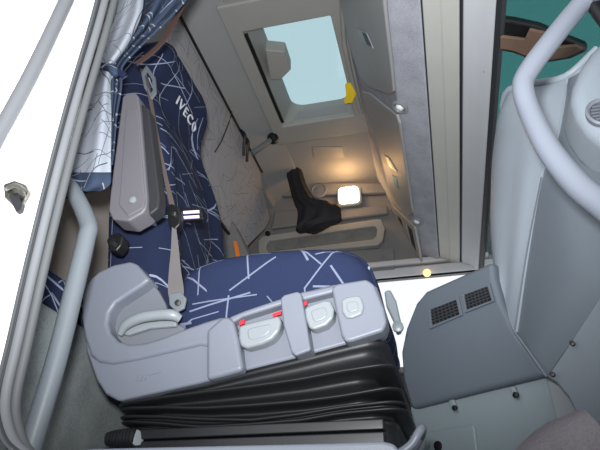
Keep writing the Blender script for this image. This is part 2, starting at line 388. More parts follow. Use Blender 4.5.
# ------------------------------------------------------------------ rear bunks
lb = thing('lower_bunk', 'carpeted lower bunk box with navy mattress behind the seat', 'bunk')
box('base', (XR+.005, .68, .05), (-.70, 2.7, .40), 'carpet', lb, .01)
box('mattress', (XR+.005, .70, .402), (-.705, 2.65, .475), 'navy', lb, .02, uv=lambda c: (c.y+c.x, c.z+c.y*.2))
ub = thing('upper_bunk', 'grey scribble-patterned upper bunk folded up against the rear wall', 'bunk')
zt, zb = 1.705, 1.26
def bk(y, z):       # front face of the folded bunk, leaning back towards the bottom
    t = (zt-z)/(zt-zb); return Vector((-.785-.075*t, y, z))
front = [bk(.75, zt), bk(2.40, zt), bk(2.66, 1.575), bk(2.63, 1.50), bk(2.44, 1.30), bk(2.38, zb), bk(.75, zb)]
prism('mattress', front, (-.075, 0, -.012), 'bunk', ub, .012, uv=lambda c: (c.y, c.z+c.x))
tube('piping', [bk(.75, zt)+Vector((.006, 0, .006)), bk(1.5, zt)+Vector((.006, 0, .006)), bk(2.40, zt)+Vector((.006, 0, .004))], .006, 'black', ub, 6, 8)
tube('piping', [bk(2.42, 1.28)+Vector((.004, 0, 0)), bk(2.36, zb-.005), bk(1.9, zb-.008), bk(.75, zb-.008)], .008, 'black', ub, 5, 8)
for y_ in (2.05, 2.10):
    q = bk(y_, zt-.02)
    tube('latch_loop', [q+Vector((.01, 0, .03)), q+Vector((.03, .005, 0)), q+Vector((.02, .03, -.04)), q+Vector((.01, .06, -.075))], .007, 'black', ub, 5, 8)
tube('pull_cord', [at(233, 108, y=1.95), at(229, 122, y=1.93), at(222, 140, y=1.9), at(215, 152, y=1.86)], .0025, 'black', ub, 6, 8)
gs = thing('bunk_stay', 'grey bunk stay rod ending in a black round knob near the hatch', 'stay')
a, b = at(252, 153, y=2.16), at(272, 139, y=2.2)
tube('rod', [a, (a+b)/2, b], .012, 'handle', gs, 3, 12)
disc('knob', b, b-a, [(.014, -.012), (.026, -.008), (.030, .006), (.026, .022), (.012, .026)], 'black', gs)

# ------------------------------------------------------------------ roof hatch
rh = thing('roof_hatch', 'grey framed roof hatch with a pale glass pane', 'hatch')
fo = [(-.66, 1.40, ZC-.03), (-.19, 1.40, ZC-.03), (-.19, 2.28, ZC-.03), (-.66, 2.28, ZC-.03)]
fi = [(hx0, hy0, ZC-.03), (hx1, hy0, ZC-.03), (hx1, hy1, ZC-.03), (hx0, hy1, ZC-.03)]
ring_frame('frame', fo, fi, (0, 0, .035), 'frame', rh, .008)
zl = ZC+.075
lo_ = [Vector((a, b, ZC-.02)) for a, b, _ in [(hx0, hy0, 0), (hx1, hy0, 0), (hx1, hy1, 0), (hx0, hy1, 0)]]
def fillet(c, n=5):
    return c
outer = [(hx0-.004, hy0-.004, ZC-.018), (hx1+.004, hy0-.004, ZC-.018), (hx1+.004, hy1+.004, ZC-.018), (hx0-.004, hy1+.004, ZC-.018)]
# liner: funnel from the frame up to a rounded opening under the pane
top = [(x_, y_, zl) for x_, y_ in rrect(-.405, 1.86, .145, .285, .06, 5)]
bot = []
for x_, y_, _ in top:
    dx, dy = x_+.405, y_-1.86
    k = min((.175/abs(dx)) if abs(dx) > 1e-6 else 9, (.335/abs(dy)) if abs(dy) > 1e-6 else 9)
    bot.append((max(hx0, min(hx1, -.425+dx*k)), max(hy0, min(hy1, 1.84+dy*k)), ZC-.015))
loft('liner', [bot, top, [(x_, y_, zl+.015) for x_, y_, _ in top], [(a+(a+.405)*.5, b+(b-1.8)*.3, zl+.015) for a, b, _ in top], [(a+(a+.42)*.2, b+(b-1.82)*.2, c) for a, b, c in bot]], 'frame_dark', rh, 40, cap=False)
box('pane', (-.62, 1.42, zl+.017), (-.2, 2.2, zl+.024), 'hatchpane', rh, 0, smooth=None)
box('blind_slot', (hx0+.001, hy0+.01, ZC-.031), (hx0+.016, hy1-.03, ZC-.022), 'black', rh, .001)
hb = prism('handle_box', [at(265, 50, z=1.79), at(285, 52, z=1.79), at(291, 70, z=1.79), at(281, 80, z=1.79), at(270, 80, z=1.79)], (0, 0, .06), 'frame', rh, .006)
tube('side_rail', [at(341, -20, z=1.755), at(344, 40, z=1.755), at(346, 52, z=1.75), at(352, 80, z=1.755), at(361, 113, z=1.755)], .010, 'frame', rh, 4, 10)
tg = tag(prism('yellow_tag', [at(345, 84, z=1.742), at(350, 83, z=1.742), at(353, 88, z=1.742), at(356, 94, z=1.742), at(354, 98, z=1.742), at(352, 103, z=1.742), at(348, 103, z=1.742), at(345, 104, z=1.742), at(344, 100, z=1.742), at(346, 95, z=1.742)], (.003, .006, .008), 'yellow', bevel=.001),
         'small yellow tag stuck at the corner of the roof hatch', 'tag')

# ------------------------------------------------------------------ overhead lockers
d_ = Vector((OB[0]-OA[0], 0, OB[1]-OA[1])); NL = Vector((d_.z, 0, -d_.x)).normalized()
if NL.x > 0: NL = -NL
P0 = Vector((OA[0], 0, OA[1]))+NL*.001
def lk(px, py, h=0): return onplane(px, py, P0+NL*h, NL)
def locker(poly, label, latch, extra=None):
    t = thing('overhead_locker_door', label, 'locker door', 'overhead locker doors')
    prism('panel', [lk(a, b, .013) for a, b in poly], -NL*.0125, 'locker', t, .006)
    if latch:
        a = prism('latch', [lk(x, y, .0165) for x, y in latch], -NL*.006, 'lever', t, .0015)
        m = [(latch[0][0]+(latch[1][0]-latch[0][0])*.45, latch[0][1]+(latch[1][1]-latch[0][1])*.45), latch[1], latch[2], (latch[3][0]+(latch[2][0]-latch[3][0])*.45, latch[3][1]+(latch[2][1]-latch[3][1])*.45)]
        cx = sum(p[0] for p in m)/4; cy = sum(p[1] for p in m)/4
        prism('latch_grip', [lk(cx+(x-cx)*.8, cy+(y-cy)*.8, .0172) for x, y in m], -NL*.005, 'black', t, .0005)
    return t
locker([(328, -70), (337, -20), (341, 10), (350, 48), (360, 78), (370, 88), (388, 95), (393, 92), (391, 70), (384, 10), (376, -70)],
       'nearest overhead locker door, beside the roof hatch', [(356.5, 28), (366, 33), (373, 49), (361.5, 43)])
l2 = locker([(361, 91), (369, 93), (383, 105), (396, 115), (399, 124), (405, 165), (412, 212), (408, 215), (397, 204), (389, 190), (374, 132)],
       'middle overhead locker door with a teal sticker under its latch', [(384, 155), (389, 158), (397, 172), (389.5, 167)])
prism('sticker', [lk(392, 175, .0150), lk(396, 177, .0150), lk(398.5, 189, .0150), lk(395, 187, .0150)], -NL*.002, 'teal', l2, 0)
t = thing('overhead_shelf', 'open overhead shelf at the far end beyond the locker doors', 'shelf')
fr = [(391, 205), (409, 222), (414, 227), (421, 262), (417, 267), (403, 252)]
cx, cy = 406.5, 237
ring_frame('frame', [lk(x, y, .012) for x, y in fr], [lk(cx+(x-cx)*.72, cy+(y-cy)*.72, .012) for x, y in fr], -NL*.0115, 'locker', t, .003)
prism('recess', [lk(cx+(x-cx)*.74, cy+(y-cy)*.74, .003) for x, y in fr], -NL*.0025, 'seal_dark', t, 0)
prism('divider', [lk(401, 219, .010), lk(405, 222, .010), lk(413, 254, .010), lk(409, 250, .010)], -NL*.007, 'locker', t, .001)
# reading spotlights in the felt
fd = Vector((OC[0]-OB[0], 0, OC[1]-OB[1])).normalized(); NFE = Vector((fd.z, 0, -fd.x)); NFE = NFE if NFE.z < 0 else -NFE
for px, py, lab in ((400, 107, 'round reading spotlight in the felt between the two nearest locker doors'), (417, 221, 'round reading spotlight at the far end of the middle locker door')):
    c = onplane(px, py, Vector((OB[0], 0, OB[1]-.008))+NFE*.001, NFE)
    t = thing('reading_spotlight', lab, 'spotlight', 'overhead reading spotlights')
    disc('bezel', c, NFE, [(.030, -.004), (.031, .004), (.026, .008), (.020, .007), (.016, .001)], 'lever', t)
    disc('lens', c, NFE, [(.015, -.002), (.013, .006), (.008, .010), (.002, .011)], 'spot', t, 20)
c = at(427, 273, y=2.712)
t = tag(disc('courtesy_lamp', c, (0, -1, -.7), [(.018, -.010), (.019, .0), (.014, .008), (.004, .011)], 'lamp_small'), 'tiny glowing orange lamp above the far door window', 'lamp')

# ------------------------------------------------------------------ far side wall fittings
Q = lambda a, b, y=YF-.002: at(a, b, y=y)
pk = thing('net_pocket', 'long pale-framed mesh pocket on the far wall under the black cloth', 'pocket')
o_ = [(258, 240), (262, 236), (375, 219), (381, 219), (385, 228), (383, 240), (378, 245), (262, 256), (258, 252)]
i_ = [(266, 243), (268, 241), (371, 226.5), (375, 226.5), (377, 230), (376, 236), (373, 239), (269, 251.5), (266, 249)]
ring_frame('frame', [Q(a, b, YF-.05) for a, b in o_], [Q(a, b, YF-.05) for a, b in i_], (0, .047, 0), 'frame', pk, .006)
prism('mesh', [Q(a, b, YF-.025) for a, b in [(266, 243), (268, 241), (371, 226.5), (375, 226.5), (377, 230), (376, 236), (373, 239), (269, 251.5), (266, 249)]], (0, .02, 0), 'net', pk, 0)
lp_ = thing('wall_trim_panel', 'flat grey panel on the far wall below the mesh pocket', 'panel')
prism('panel', [Q(262, 258), Q(394, 249), Q(396, 273), Q(262, 279)], (0, -.018, 0), 'farwall', lp_, .005)
disc('cap', Q(384, 259, YF-.02), (0, -1, 0), [(.014, 0), (.014, .002), (.010, .0035)], 'plastic_dim', lp_)
up_ = thing('speaker_panel', 'moulded grey panel with a round speaker beside the glowing lamp', 'panel')
prism('ledge', [Q(278, 186), Q(390, 186), Q(392, 196), Q(278, 199)], (0, -.04, 0), 'farwall', up_, .012)
prism('band', [Q(276, 213), Q(388, 208), Q(389, 216), Q(272, 231)], (0, -.03, 0), 'farwall', up_, .010)
disc('speaker', Q(319, 191, YF-.042), (0, -1, 0), [(.048, 0), (.048, .006), (.040, .010), (.036, .004), (.010, .006)], 'plastic_dim', up_)
lamp = thing('dome_lamp', 'glowing warm white rounded dome lamp on the far wall', 'lamp')
c = at(349, 196, y=YF-.055)
def rr3(hx, hz, r, dy): return [Vector((c.x+a, c.y+dy, c.z+b)) for a, b in rrect(0, 0, hx, hz, r, 4)]
loft('housing', [rr3(.066, .058, .02, .04), rr3(.066, .058, .02, .005), rr3(.058, .05, .02, .0)], 'frame', lamp, 40)
loft('lens', [rr3(.056, .048, .02, .002), rr3(.055, .047, .022, -.02), rr3(.045, .037, .02, -.036), rr3(.02, .015, .01, -.042)], 'lamp', lamp, 60)
# black cloth hanging from a hook
bc = thing('hanging_cloth', 'crumpled black cloth hanging from a cord on the far wall', 'cloth')
rows = [(163, 289, 297), (167, 287, 300), (175, 287, 303), (185, 289.5, 306), (195, 292, 311), (203, 295, 317), (206, 297, 328), (208, 297.5, 339), (211, 298, 341.5), (216, 298, 341), (222, 297, 341.5), (225, 297, 335), (227, 296, 329), (229, 296, 322), (230.5, 299, 312)]
rings = []
for k, (py, xl, xr) in enumerate(rows):
    a_, b_ = at(xl, py, y=2.56), at(xr, py, y=2.56); cc = (a_+b_)/2; hw = (b_-a_).length/2; ring = []
    for s in range(36):
        an = 2*math.pi*s/36
        p = cc+Vector((math.cos(an)*hw, math.sin(an)*min(.05, hw*.8), 0))
        w = 1+.35*noise.noise(Vector((an*2.2, k*.35, 3)))+.22*math.sin(an*7+k*.5)*(math.sin(an) < 0)
        p = cc+(p-cc)*Vector((1, w, 1)).y if False else Vector((p.x, cc.y+(p.y-cc.y)*w, p.z+.012*noise.noise(Vector((an*1.5, k*.2, 9)))))
        ring.append(p)
    rings.append(ring)
loft('cloth', rings, 'cloth', bc, 180)
tube('cord', [at(293, 166, y=2.56), at(290, 152, y=2.58), at(288, 138, y=2.60)], .004, 'black', bc, 4, 8)
# bits seen between the seat and the far wall
rc = thing('rear_cabinet', 'narrow rear cabinet edge with a painted strip of orange lamplight behind the seat', 'cabinet')
qa, qb = at(222, 218, y=2.2), at(252, 262, y=2.2)
prism('body', [qa, at(230, 216, y=2.2), qb, (qb.x, 2.2, .05), (qa.x, 2.2, .05)], (0, .12, 0), 'farwall', rc, .006)
prism('lamplight_strip', [at(233, 241, y=2.195), at(236.5, 241, y=2.195), at(240, 256, y=2.195), at(236, 257, y=2.195)], (0, .006, 0), 'orange', rc, .001)  # painted strip where the lamp lights the cabinet edge
tag(disc('wall_knob', at(268, 234, y=YF-.05), (0, -1, 0), [(.014, 0), (.014, .012), (.010, .018)], 'black'), 'small black knob at the rear end of the mesh pocket', 'knob')

# ------------------------------------------------------------------ curtain
cu = thing('curtain', 'tied-back cab curtain, white lining and blue face, hanging by the door pillar', 'curtain')
def drape(name, rows, y0, mat, amp, freq, ph, n=26, back=.0):
    R = []
    for (py, xl, xr, ys) in rows:
        line = []
        for i in range(n+1):
            t = i/n
            fold = math.sin(t*freq+ph+py*.004)*amp+math.sin(t*freq*2.3+ph*2+py*.011)*amp*.35
            line.append(at(xl+(xr-xl)*t, py, y=y0+ys+fold*min(1, (xr-xl)/30)))
        R.append(line)
    cols = [crom([r[i] for r in R], 5) for i in range(n+1)]
    H = len(cols[0]); v = [p for c in cols for p in c]
    f = [(i*H+j, i*H+j+1, (i+1)*H+j+1, (i+1)*H+j) for i in range(n) for j in range(H-1)]
    return mesh_obj(name, v, f, mat, cu, smooth=180, sol=.004, uv=lambda c: (c.x*1.25+c.y*.6, c.z))
drape('lining', [(-70, 130, 160, .0), (-20, 122, 146, .0), (15, 116, 141, 0), (45, 104, 127, 0), (64, 98, 113, 0), (73, 97, 111, 0), (88, 91, 110, 0), (115, 82, 111, 0), (150, 71, 111, 0), (176, 62, 111, 0)], .80, 'lining', .012, 5.2, .6)
drape('face', [(-70, 150, 214, .03), (-20, 140, 198, .03), (0, 138, 186, .03), (22, 132, 166, .03), (45, 118, 142, .025), (64, 108, 124, .015), (73, 107, 122, .015), (90, 107, 121, .02), (115, 107, 117, .03), (150, 107, 114, .03), (165, 107, 112, .03)], .80, 'curtain', .016, 9, 1.2)
drape('hem', [(173, 62, 111, -.004), (180, 60, 111, -.006), (186, 57, 109, -.004), (191, 55, 100, .0)], .80, 'curtain', .011, 5.2, .6)
drape('inner_fold', [(182, 52, 100, .02), (190, 52, 92, .03), (198, 50, 66, .03), (204, 49, 58, .03)], .82, 'navy', .01, 8, 0)
strip('brown_binding', [at(x, y, y=.86) for x, y in ((136, 64), (150, 54), (162, 42), (173, 24), (184, 2), (194, -25))], .012, .004, (1, 0, -.5), 'brown', cu)
tb = [at(x, y, y=.787) for x, y in ((92, 70), (99, 66), (108, 68), (117, 72), (124, 75))]
strip('tie_band', tb, [.012, .014, .013, .014, .012], .006, (0, 0, 1), 'navy', cu, uv=lambda c: (c.x, c.z))
tube('tie_knot', [at(109, 66, y=.78), at(113, 70, y=.775), at(116, 76, y=.78)], [.006, .009, .005], 'curtain', cu, 4, 12, uv=lambda c: (c.x, c.z))

# ------------------------------------------------------------------ the seat
seat = thing('passenger_seat', 'navy suspension seat with grey plastic side shroud and black rubber bellows', 'seat')
# cushion
pf = [(172, 330), (176, 310), (182, 290), (192, 274), (210, 264), (235, 258), (265, 253.5), (305, 250.5), (340, 250), (360, 255), (373, 266), (380, 283), (383, 305), (378, 325), (300, 345), (230, 350)]
base = crom([at(a, b+(7 if b < 300 else 3), y=1.06) for a, b in pf+[pf[0]]], 6)[:-1]
cc = sum(base, Vector())/len(base)
rings = []
for y_, s, dz in ((1.0, .55, -.0), (1.002, .80, 0), (1.010, .90, 0), (1.025, .96, 0), (1.045, .99, 0), (1.07, 1, 0), (1.13, 1, -.006), (1.2, 1, -.010), (1.28, 1, -.006), (1.36, 1, 0), (1.40, .99, 0), (1.43, .95, 0), (1.445, .85, 0)):
    rings.append([Vector((cc.x+(p.x-cc.x)*s, y_, cc.z+(p.z-cc.z)*s+dz)) for p in base])
loft('seat_cushion', rings, 'navy_seat', seat, 180, uv=lambda c: (c.x*.9+.3, c.z*.9+(c.y-.95)*.6))
tube('cushion_piping', [Vector((p.x, 1.03, p.z)) for p in [cc+(q-cc)*.972 for q in base[14:80:4]]], .0035, 'navy', seat, 3, 8, uv=lambda c: (c.x, c.z))
# backrest: rings up the recline
rings = []; CY = 1.240; KS = 1.035
spec = [(.36, -.500, .225, .15), (.42, -.505, .235, .16), (.55, -.525, .238, .16), (.70, -.552, .238, .155), (.85, -.580, .235, .145), (.97, -.622, .232, .128), (1.04, -.648, .218, .112), (1.11, -.640, .206, .118), (1.18, -.620, .190, .135), (1.23, -.625, .166, .13), (1.265, -.642, .132, .108), (1.29, -.668, .088, .076), (1.302, -.695, .036, .035)]
for z_, xf, hw, th in spec:
    z_ *= KS; xf *= KS; hw *= .955
    ring = []
    for s in range(48):
        a_ = 2*math.pi*s/48; ca, sa = math.cos(a_), math.sin(a_)
        e = .45
        yy = math.copysign(abs(ca)**e, ca)*hw; xx = math.copysign(abs(sa)**e, sa)*th/2
        if sa > 0:      # front: side bolsters stand proud of the centre panel
            u = abs(yy)/hw
            xx += .018*math.exp(-((u-.78)/.16)**2)*(1 if z_ < 1.1 else .3)
            xx -= .012*math.exp(-((u-.52)/.05)**2)*(1 if z_ < 1.15 else .2)
        ring.append(Vector((xf-th/2+xx, CY+yy, z_)))
    rings.append(ring)
cols = [crom([r[i] for r in rings], 3) for i in range(48)]
rings = [[c[j] for c in cols] for j in range(len(cols[0]))]
backrest = loft('backrest', rings, 'navy', seat, 180, uv=lambda c: (c.y-(c.x+.2*c.z)*.35, c.z))
# lettering on the headrest
cu_t = bpy.data.curves.new('logo', 'FONT'); cu_t.body = 'IVECO'; cu_t.size = .048; cu_t.extrude = .0015; cu_t.offset = .0004; cu_t.align_x = 'CENTER'; cu_t.align_y = 'CENTER'; cu_t.space_character = 1.28
to = bpy.data.objects.new('logo_tmp', cu_t); COL.objects.link(to); dg = bpy.context.evaluated_depsgraph_get(); dg.update()
me = bpy.data.meshes.new_from_object(to.evaluated_get(dg)); bpy.data.objects.remove(to)
from mathutils.bvhtree import BVHTree
br = backrest.data; bvh = BVHTree.FromPolygons([v_.co.copy() for v_ in br.vertices], [tuple(p_.vertices) for p_ in br.polygons])
rd = ray(187, 115.5).normalized(); hit, hn, _, _ = bvh.ray_cast(Vector((0, 0, 0)), rd)
c0 = hit; nv = Vector((hn.x, 0, hn.z)).normalized(); nv = nv if nv.x > 0 else -nv; upv = Vector((-nv.z, 0, nv.x))
for q in me.vertices:
    p_ = c0+Vector((0, 1, 0))*q.co.x*.93+upv*q.co.y*.86; h_, _, _, _ = bvh.ray_cast(p_+nv*.06, -nv)
    q.co = (h_ if h_ else p_)+nv*(q.co.z+.0018)
me.name = 'lettering'; me.materials.clear(); me.materials.append(M['white_text'])
lo = bpy.data.objects.new('lettering', me); COL.objects.link(lo); lo.parent = seat
lo['label'] = 'white lettering IVECO across the headrest'
# folded armrest
ar = prism('armrest', [at(a, b, y=.875) for a, b in [(122, 97), (125, 94), (135, 92), (138, 96), (140, 110), (147, 198), (146, 208), (142, 213), (128, 221), (112, 219), (108, 211), (110, 190), (116, 145)]], (0, .05, 0), 'armrest', seat, .005)
ar['label'] = 'folded grey armrest'
plate('armrest_cover', [(126, 109), (137.5, 108), (145, 200), (143, 208), (128, 216), (119, 205)], .872, .006, 'armrest', ar, .002)
arp = prism('armrest_pad', [at(a, b, y=.885) for a, b in [(141, 103), (148.5, 108), (159.5, 197), (158, 208), (149, 215)]], (0, .034, 0), 'armrest_dark', ar, .004)
arp['label'] = 'dark pad of the armrest'
disc('armrest_button', at(133, 200, y=.871), (0, -1, 0), [(.007, -.003), (.007, .002), (.004, .003)], 'lever', ar, 18)
prism('end_cap', [at(141, 105, y=.90), at(146, 108, y=.90), at(149, 122, y=.90), at(144, 122, y=.90)], (0, .03, 0), 'lever', ar, .003)
pv = plate('pivot_bracket', [(106, 240), (110, 234), (118, 232), (123, 236), (121, 245), (116, 251), (109, 250)], .925, .03, 'black', seat, .004)
disc('pivot_bolt', at(113.5, 243, y=.924), (0, -1, 0), [(.0075, -.002), (.0075, .004), (.0045, .005), (.003, .001)], 'blackmetal', pv, 6)
# side shroud
top_edge = [(182, 328), (205, 321), (222, 316)]
outer = [(82, 292), (88, 280), (98, 271), (113, 264), (130, 260.5), (137, 264), (150, 279)]
pocket = [(141, 286), (127, 295), (115, 303), (109, 312), (107, 323), (110, 333), (118, 341), (130, 344), (146, 342), (165, 336), (182, 329)]
under = [(222, 316), (230, 318), (236, 330), (238, 352), (200, 345), (140, 359), (112, 364), (98, 362), (90, 356), (84, 338), (80.5, 318)]
shell = plate('side_shroud', outer+pocket+top_edge[1:]+under[1:], .944, .05, 'plastic', seat, .008, segs=4)
plate('skirt', [(84, 330), (92, 350), (112, 357), (140, 352), (200, 338), (240, 330), (243, 371), (200, 383), (118, 401), (105, 394), (96, 380), (86, 352)], .9505, .045, 'plastic', shell, .007, segs=4)
plate('pocket_floor', [(134, 268), (147, 279), (158, 290), (165, 303), (170, 320), (184, 327), (184, 338), (130, 350), (104, 342), (100, 310), (118, 292)], .975, .014, 'plastic_dim', shell, .004)
front = plate('front_shroud', [(228, 319), (240, 312), (270, 303), (300, 292), (333, 284), (368, 279), (377, 287), (386, 312), (388, 326), (385, 335), (343, 345), (300, 357), (243, 371)], .968, .032, 'plastic', seat, .006)
plate('rail_block', [(206, 330), (222, 316), (228, 316.5), (233, 320), (238, 340), (240, 352), (243, 370), (226, 375), (206, 380)], .936, .03, 'plastic', front, .008, segs=4)
plate('divider', [(280, 298), (284, 294.5), (297, 291), (301, 293), (305, 315), (310, 345), (311, 350), (295, 356), (291, 352), (283, 325)], .934, .04, 'plastic', front, .007, segs=4)
plate('front_block', [(331, 288), (336, 283.5), (366, 278.5), (374, 284), (384, 308), (387, 322), (383, 331), (352, 341), (345, 342), (341, 335), (336, 312)], .936, .04, 'plastic', front, .010, segs=4)
plate('bar', [(228, 317), (245, 310), (284, 297), (283, 304), (242, 317), (232, 323)], .945, .03, 'plastic', front, .005)
plate('bar', [(299, 292), (316, 289), (334, 285), (334, 292), (318, 296), (302, 300)], .945, .03, 'plastic', front, .005)
def lever(px, y, lab):
    o = plate('control_lever', px, y, .03, 'lever', seat, .006, segs=4); o['label'] = lab
    cx = sum(p[0] for p in px)/len(px); cy = sum(p[1] for p in px)/len(px)
    plate('grip_dimple', [(cx+(a-cx)*.55, cy+(b-cy)*.5) for a, b in px], y-.0015, .008, 'lever', o, .003)
lever([(238, 326), (246, 323), (262, 319), (279, 315), (281, 322), (279, 331), (272, 339), (262, 344), (247, 348), (240, 346), (238, 338)], .942, 'widest pale control lever')
lever([(304, 308), (312, 304), (324, 300), (330, 300), (334, 309), (333, 318), (326, 325), (314, 329.5), (309, 328), (305, 318)], .942, 'middle pale control lever')
lever([(341, 300), (346, 297), (357, 295), (361, 297), (364, 306), (362, 314), (352, 318), (346, 318), (342, 312)], .931, 'small pale push button')
plate('red_mark', [(239, 321.5), (244, 319), (244, 323), (239, 325.5)], .951, .006, 'red', seat, .0006)
plate('red_mark', [(272, 314), (281, 310.5), (281, 314), (273, 316.5)], .951, .006, 'red', seat, .0006)
plate('red_mark', [(302.5, 302), (307, 300.5), (307, 304.5), (303, 306)], .951, .006, 'red', seat, .0006)
for k in range(3): plate('moulded_mark', [(136+k*4, 376-k*.8), (138+k*4, 375.6-k*.8), (138+k*4, 381-k*.8), (136+k*4, 381.5-k*.8)], .9493, .003, 'plastic', shell, 0)
plate('moulded_mark', [(149, 373.5), (160, 371), (160, 372.5), (149, 375)], .9493, .003, 'plastic', shell, 0)
# recliner handle
tube('recline_handle', [at(120, 334, y=.955), at(126, 325, y=.948), at(140, 318, y=.944), at(158, 315, y=.944), at(172, 315, y=.946), at(180, 319, y=.955)], [.006, .0095, .0105, .0105, .0105, .008], 'lever', seat, 6, 18)
plate('handle_web', [(122, 334), (130, 326), (150, 320), (176, 319), (176, 326), (150, 328), (128, 335)], .962, .012, 'lever', seat, .004)
# bellows
XS = [122, 160, 200, 250, 300, 340, 385]
def yl(a): return a
crest = {0: [401, 393, 385, 370, 357, 346, 335], 1: [403, 397, 392, 386, 379, 371, 364], 2: [408, 407, 408, 405, 401, 396, 388], 3: [416, 416.5, 419, 420, 414, 407, 402], 4: [421, 423, 427, 424, 420, 413, 409], 5: [427, 429, 431, 431, 429, 426, 423]}
xr_px = {0: 387, 1: 396, 2: 402, 3: 406, 4: 408, 5: 401}; xl_px = {0: 112, 1: 112, 2: 113, 3: 113, 4: 114, 5: 116}
YB = .962
curve = {k: [at(a, b, y=YB) for a, b in zip(XS, vv)] for k, vv in crest.items()}
def zat(k, x):
    c = curve[k]
    if x <= c[0].x: return c[0].z
    for a_, b_ in zip(c, c[1:]):
        if x <= b_.x: return a_.z+(b_.z-a_.z)*(x-a_.x)/(b_.x-a_.x)
    return c[-1].z+(c[-1].z-c[-2].z)/(c[-1].x-c[-2].x)*(x-c[-1].x)*.5
xr_w = {k: at(v_, crest[k][-1], y=YB).x for k, v_ in xr_px.items()}; xl_w = {k: at(v_, crest[k][0], y=YB).x for k, v_ in xl_px.items()}
def bring(k0, k1, t, inset, dz=0):
    xl = xl_w[k0]*(1-t)+xl_w[k1]*t+inset; xr = xr_w[k0]*(1-t)+xr_w[k1]*t-inset
    pts = rrect((xl+xr)/2, (YB+1.42)/2, (xr-xl)/2, (1.42-YB)/2-inset, .035, 6)
    dense = []
    for a_, b_ in zip(pts, pts[1:]+pts[:1]):
        m = max(1, round(math.dist(a_, b_)/.03))
        for j in range(m): dense.append((a_[0]+(b_[0]-a_[0])*j/m, a_[1]+(b_[1]-a_[1])*j/m))
    return [Vector((p, q, zat(k0, p)*(1-t)+zat(k1, p)*t+dz)) for p, q in dense]
NB = None; rings = []
def add(*a):
    global NB
    r = bring(*a)
    if NB is None: NB = len(r)
    if len(r) != NB:      # resample so every ring has the same count
        L_ = len(r); r = [r[int(i*L_/NB)] for i in range(NB)]
    rings.append(r)
def bring_fixed(k0, k1, t, inset, dz=0):
    xl = xl_w[k0]*(1-t)+xl_w[k1]*t+inset; xr = xr_w[k0]*(1-t)+xr_w[k1]*t-inset
    pts = rrect((xl+xr)/2, (YB+1.42)/2, (xr-xl)/2, (1.42-YB)/2-inset, .035, 6); out = []
    for i_, (a_, b_) in enumerate(zip(pts, pts[1:]+pts[:1])):
        m = 16 if i_ in (6, 13, 20, 27) else 1
        for j in range(m): out.append((a_[0]+(b_[0]-a_[0])*j/m, a_[1]+(b_[1]-a_[1])*j/m))
    return [Vector((p, q, zat(k0, p)*(1-t)+zat(k1, p)*t+dz)) for p, q in out]
bring = bring_fixed
add(0, 1, 0, .012, .012); add(0, 1, 0, .008, -.001); add(0, 1, .12, .002); add(0, 1, .25, .012); add(0, 1, .45, .020); add(0, 1, .75, .012)
for k in range(1, 5):
    add(k, k, 0, .004, .0035); add(k, k, 0, 0, .0012); add(k, k, 0, .0005, -.001); add(k, k, 0, .006, -.003)
    dp = (.048, .050, .014, .030)[k-1]
    add(k, k+1, .13, dp*.85); add(k, k+1, .26, dp); add(k, k+1, .55, dp*.72); add(k, k+1, .82, dp*.30)
add(5, 5, 0, .012); add(5, 5, 0, .010, -.025); add(5, 5, 0, .012, -.05)
loft('bellows', rings, 'rubber', seat, 180)
for (a_, b_) in ((422.5, 433), (435, 448)):
    c1, c2 = at(106 if b_ < 440 else 110, b_, y=.952), at(383, a_ if False else b_, y=.952)
    zt_ = at(300, a_, y=.952).z; zb_ = at(300, b_, y=.952).z
    box('slide_rail', (at(112, 430, y=.952).x, .950, zb_), (at(384, 430, y=.952).x, 1.0, zt_), 'blackmetal', seat, .0025)
for (px, pz) in ((100, 0), (395, 0)): pass
box('base_frame', (at(100, 447, y=.95).x, .955, .052), (at(384, 447, y=.95).x, 1.4, at(300, 447.5, y=.952).z), 'blackmetal', seat, .004)
# corrugated air hose at the rear corner
hx = at(107, 438, y=.945).x; hx2 = at(136, 438, y=.945).x; hz = at(120, 438.5, y=.945).z; pr = []
nR = 9
for i in range(nR):
    x0 = (hx2-hx)*i/nR
    r0 = .0155-.004*((abs(i-5)/5)**2 if i < 5 else 0)
    pr += [(r0-.003, x0), (r0, x0+(hx2-hx)/nR*.3), (r0, x0+(hx2-hx)/nR*.65), (r0-.003, x0+(hx2-hx)/nR*.95)]
hs = disc('air_hose', (hx, .945, hz), (1, 0, 0), [(.004, 0)]+pr+[(.012, hx2-hx), (.004, hx2-hx)], 'blackmetal', seat, 24)
disc('hose_clip', (hx2+.0005, .945, hz), (1, -.6, .2), [(.013, -.002), (.013, .002), (.008, .003)], 'lever', hs, 20)
# front hardware and adjuster bar
plate('front_bracket', [(384, 291), (390, 289), (396, 300), (401, 322), (401, 331), (396, 333), (393, 320), (386, 305)], 1.02, .02, 'handle', seat, .004)
disc('bracket_bolt', at(398, 327, y=1.015), (0, -1, 0), [(.010, -.004), (.010, .004), (.006, .006)], 'handle', seat, 16)
ad = tube('adjuster_bar', [at(385, 462, y=.86), at(402, 452, y=.86), at(412, 444, y=.86), at(418, 434, y=.86), at(421.5, 428.5, y=.87), at(422.5, 430, y=.90), at(421, 436, y=.93), at(416, 446, y=.93), at(408, 456, y=.93)], .0062, 'handle_light', seat, 6, 14)

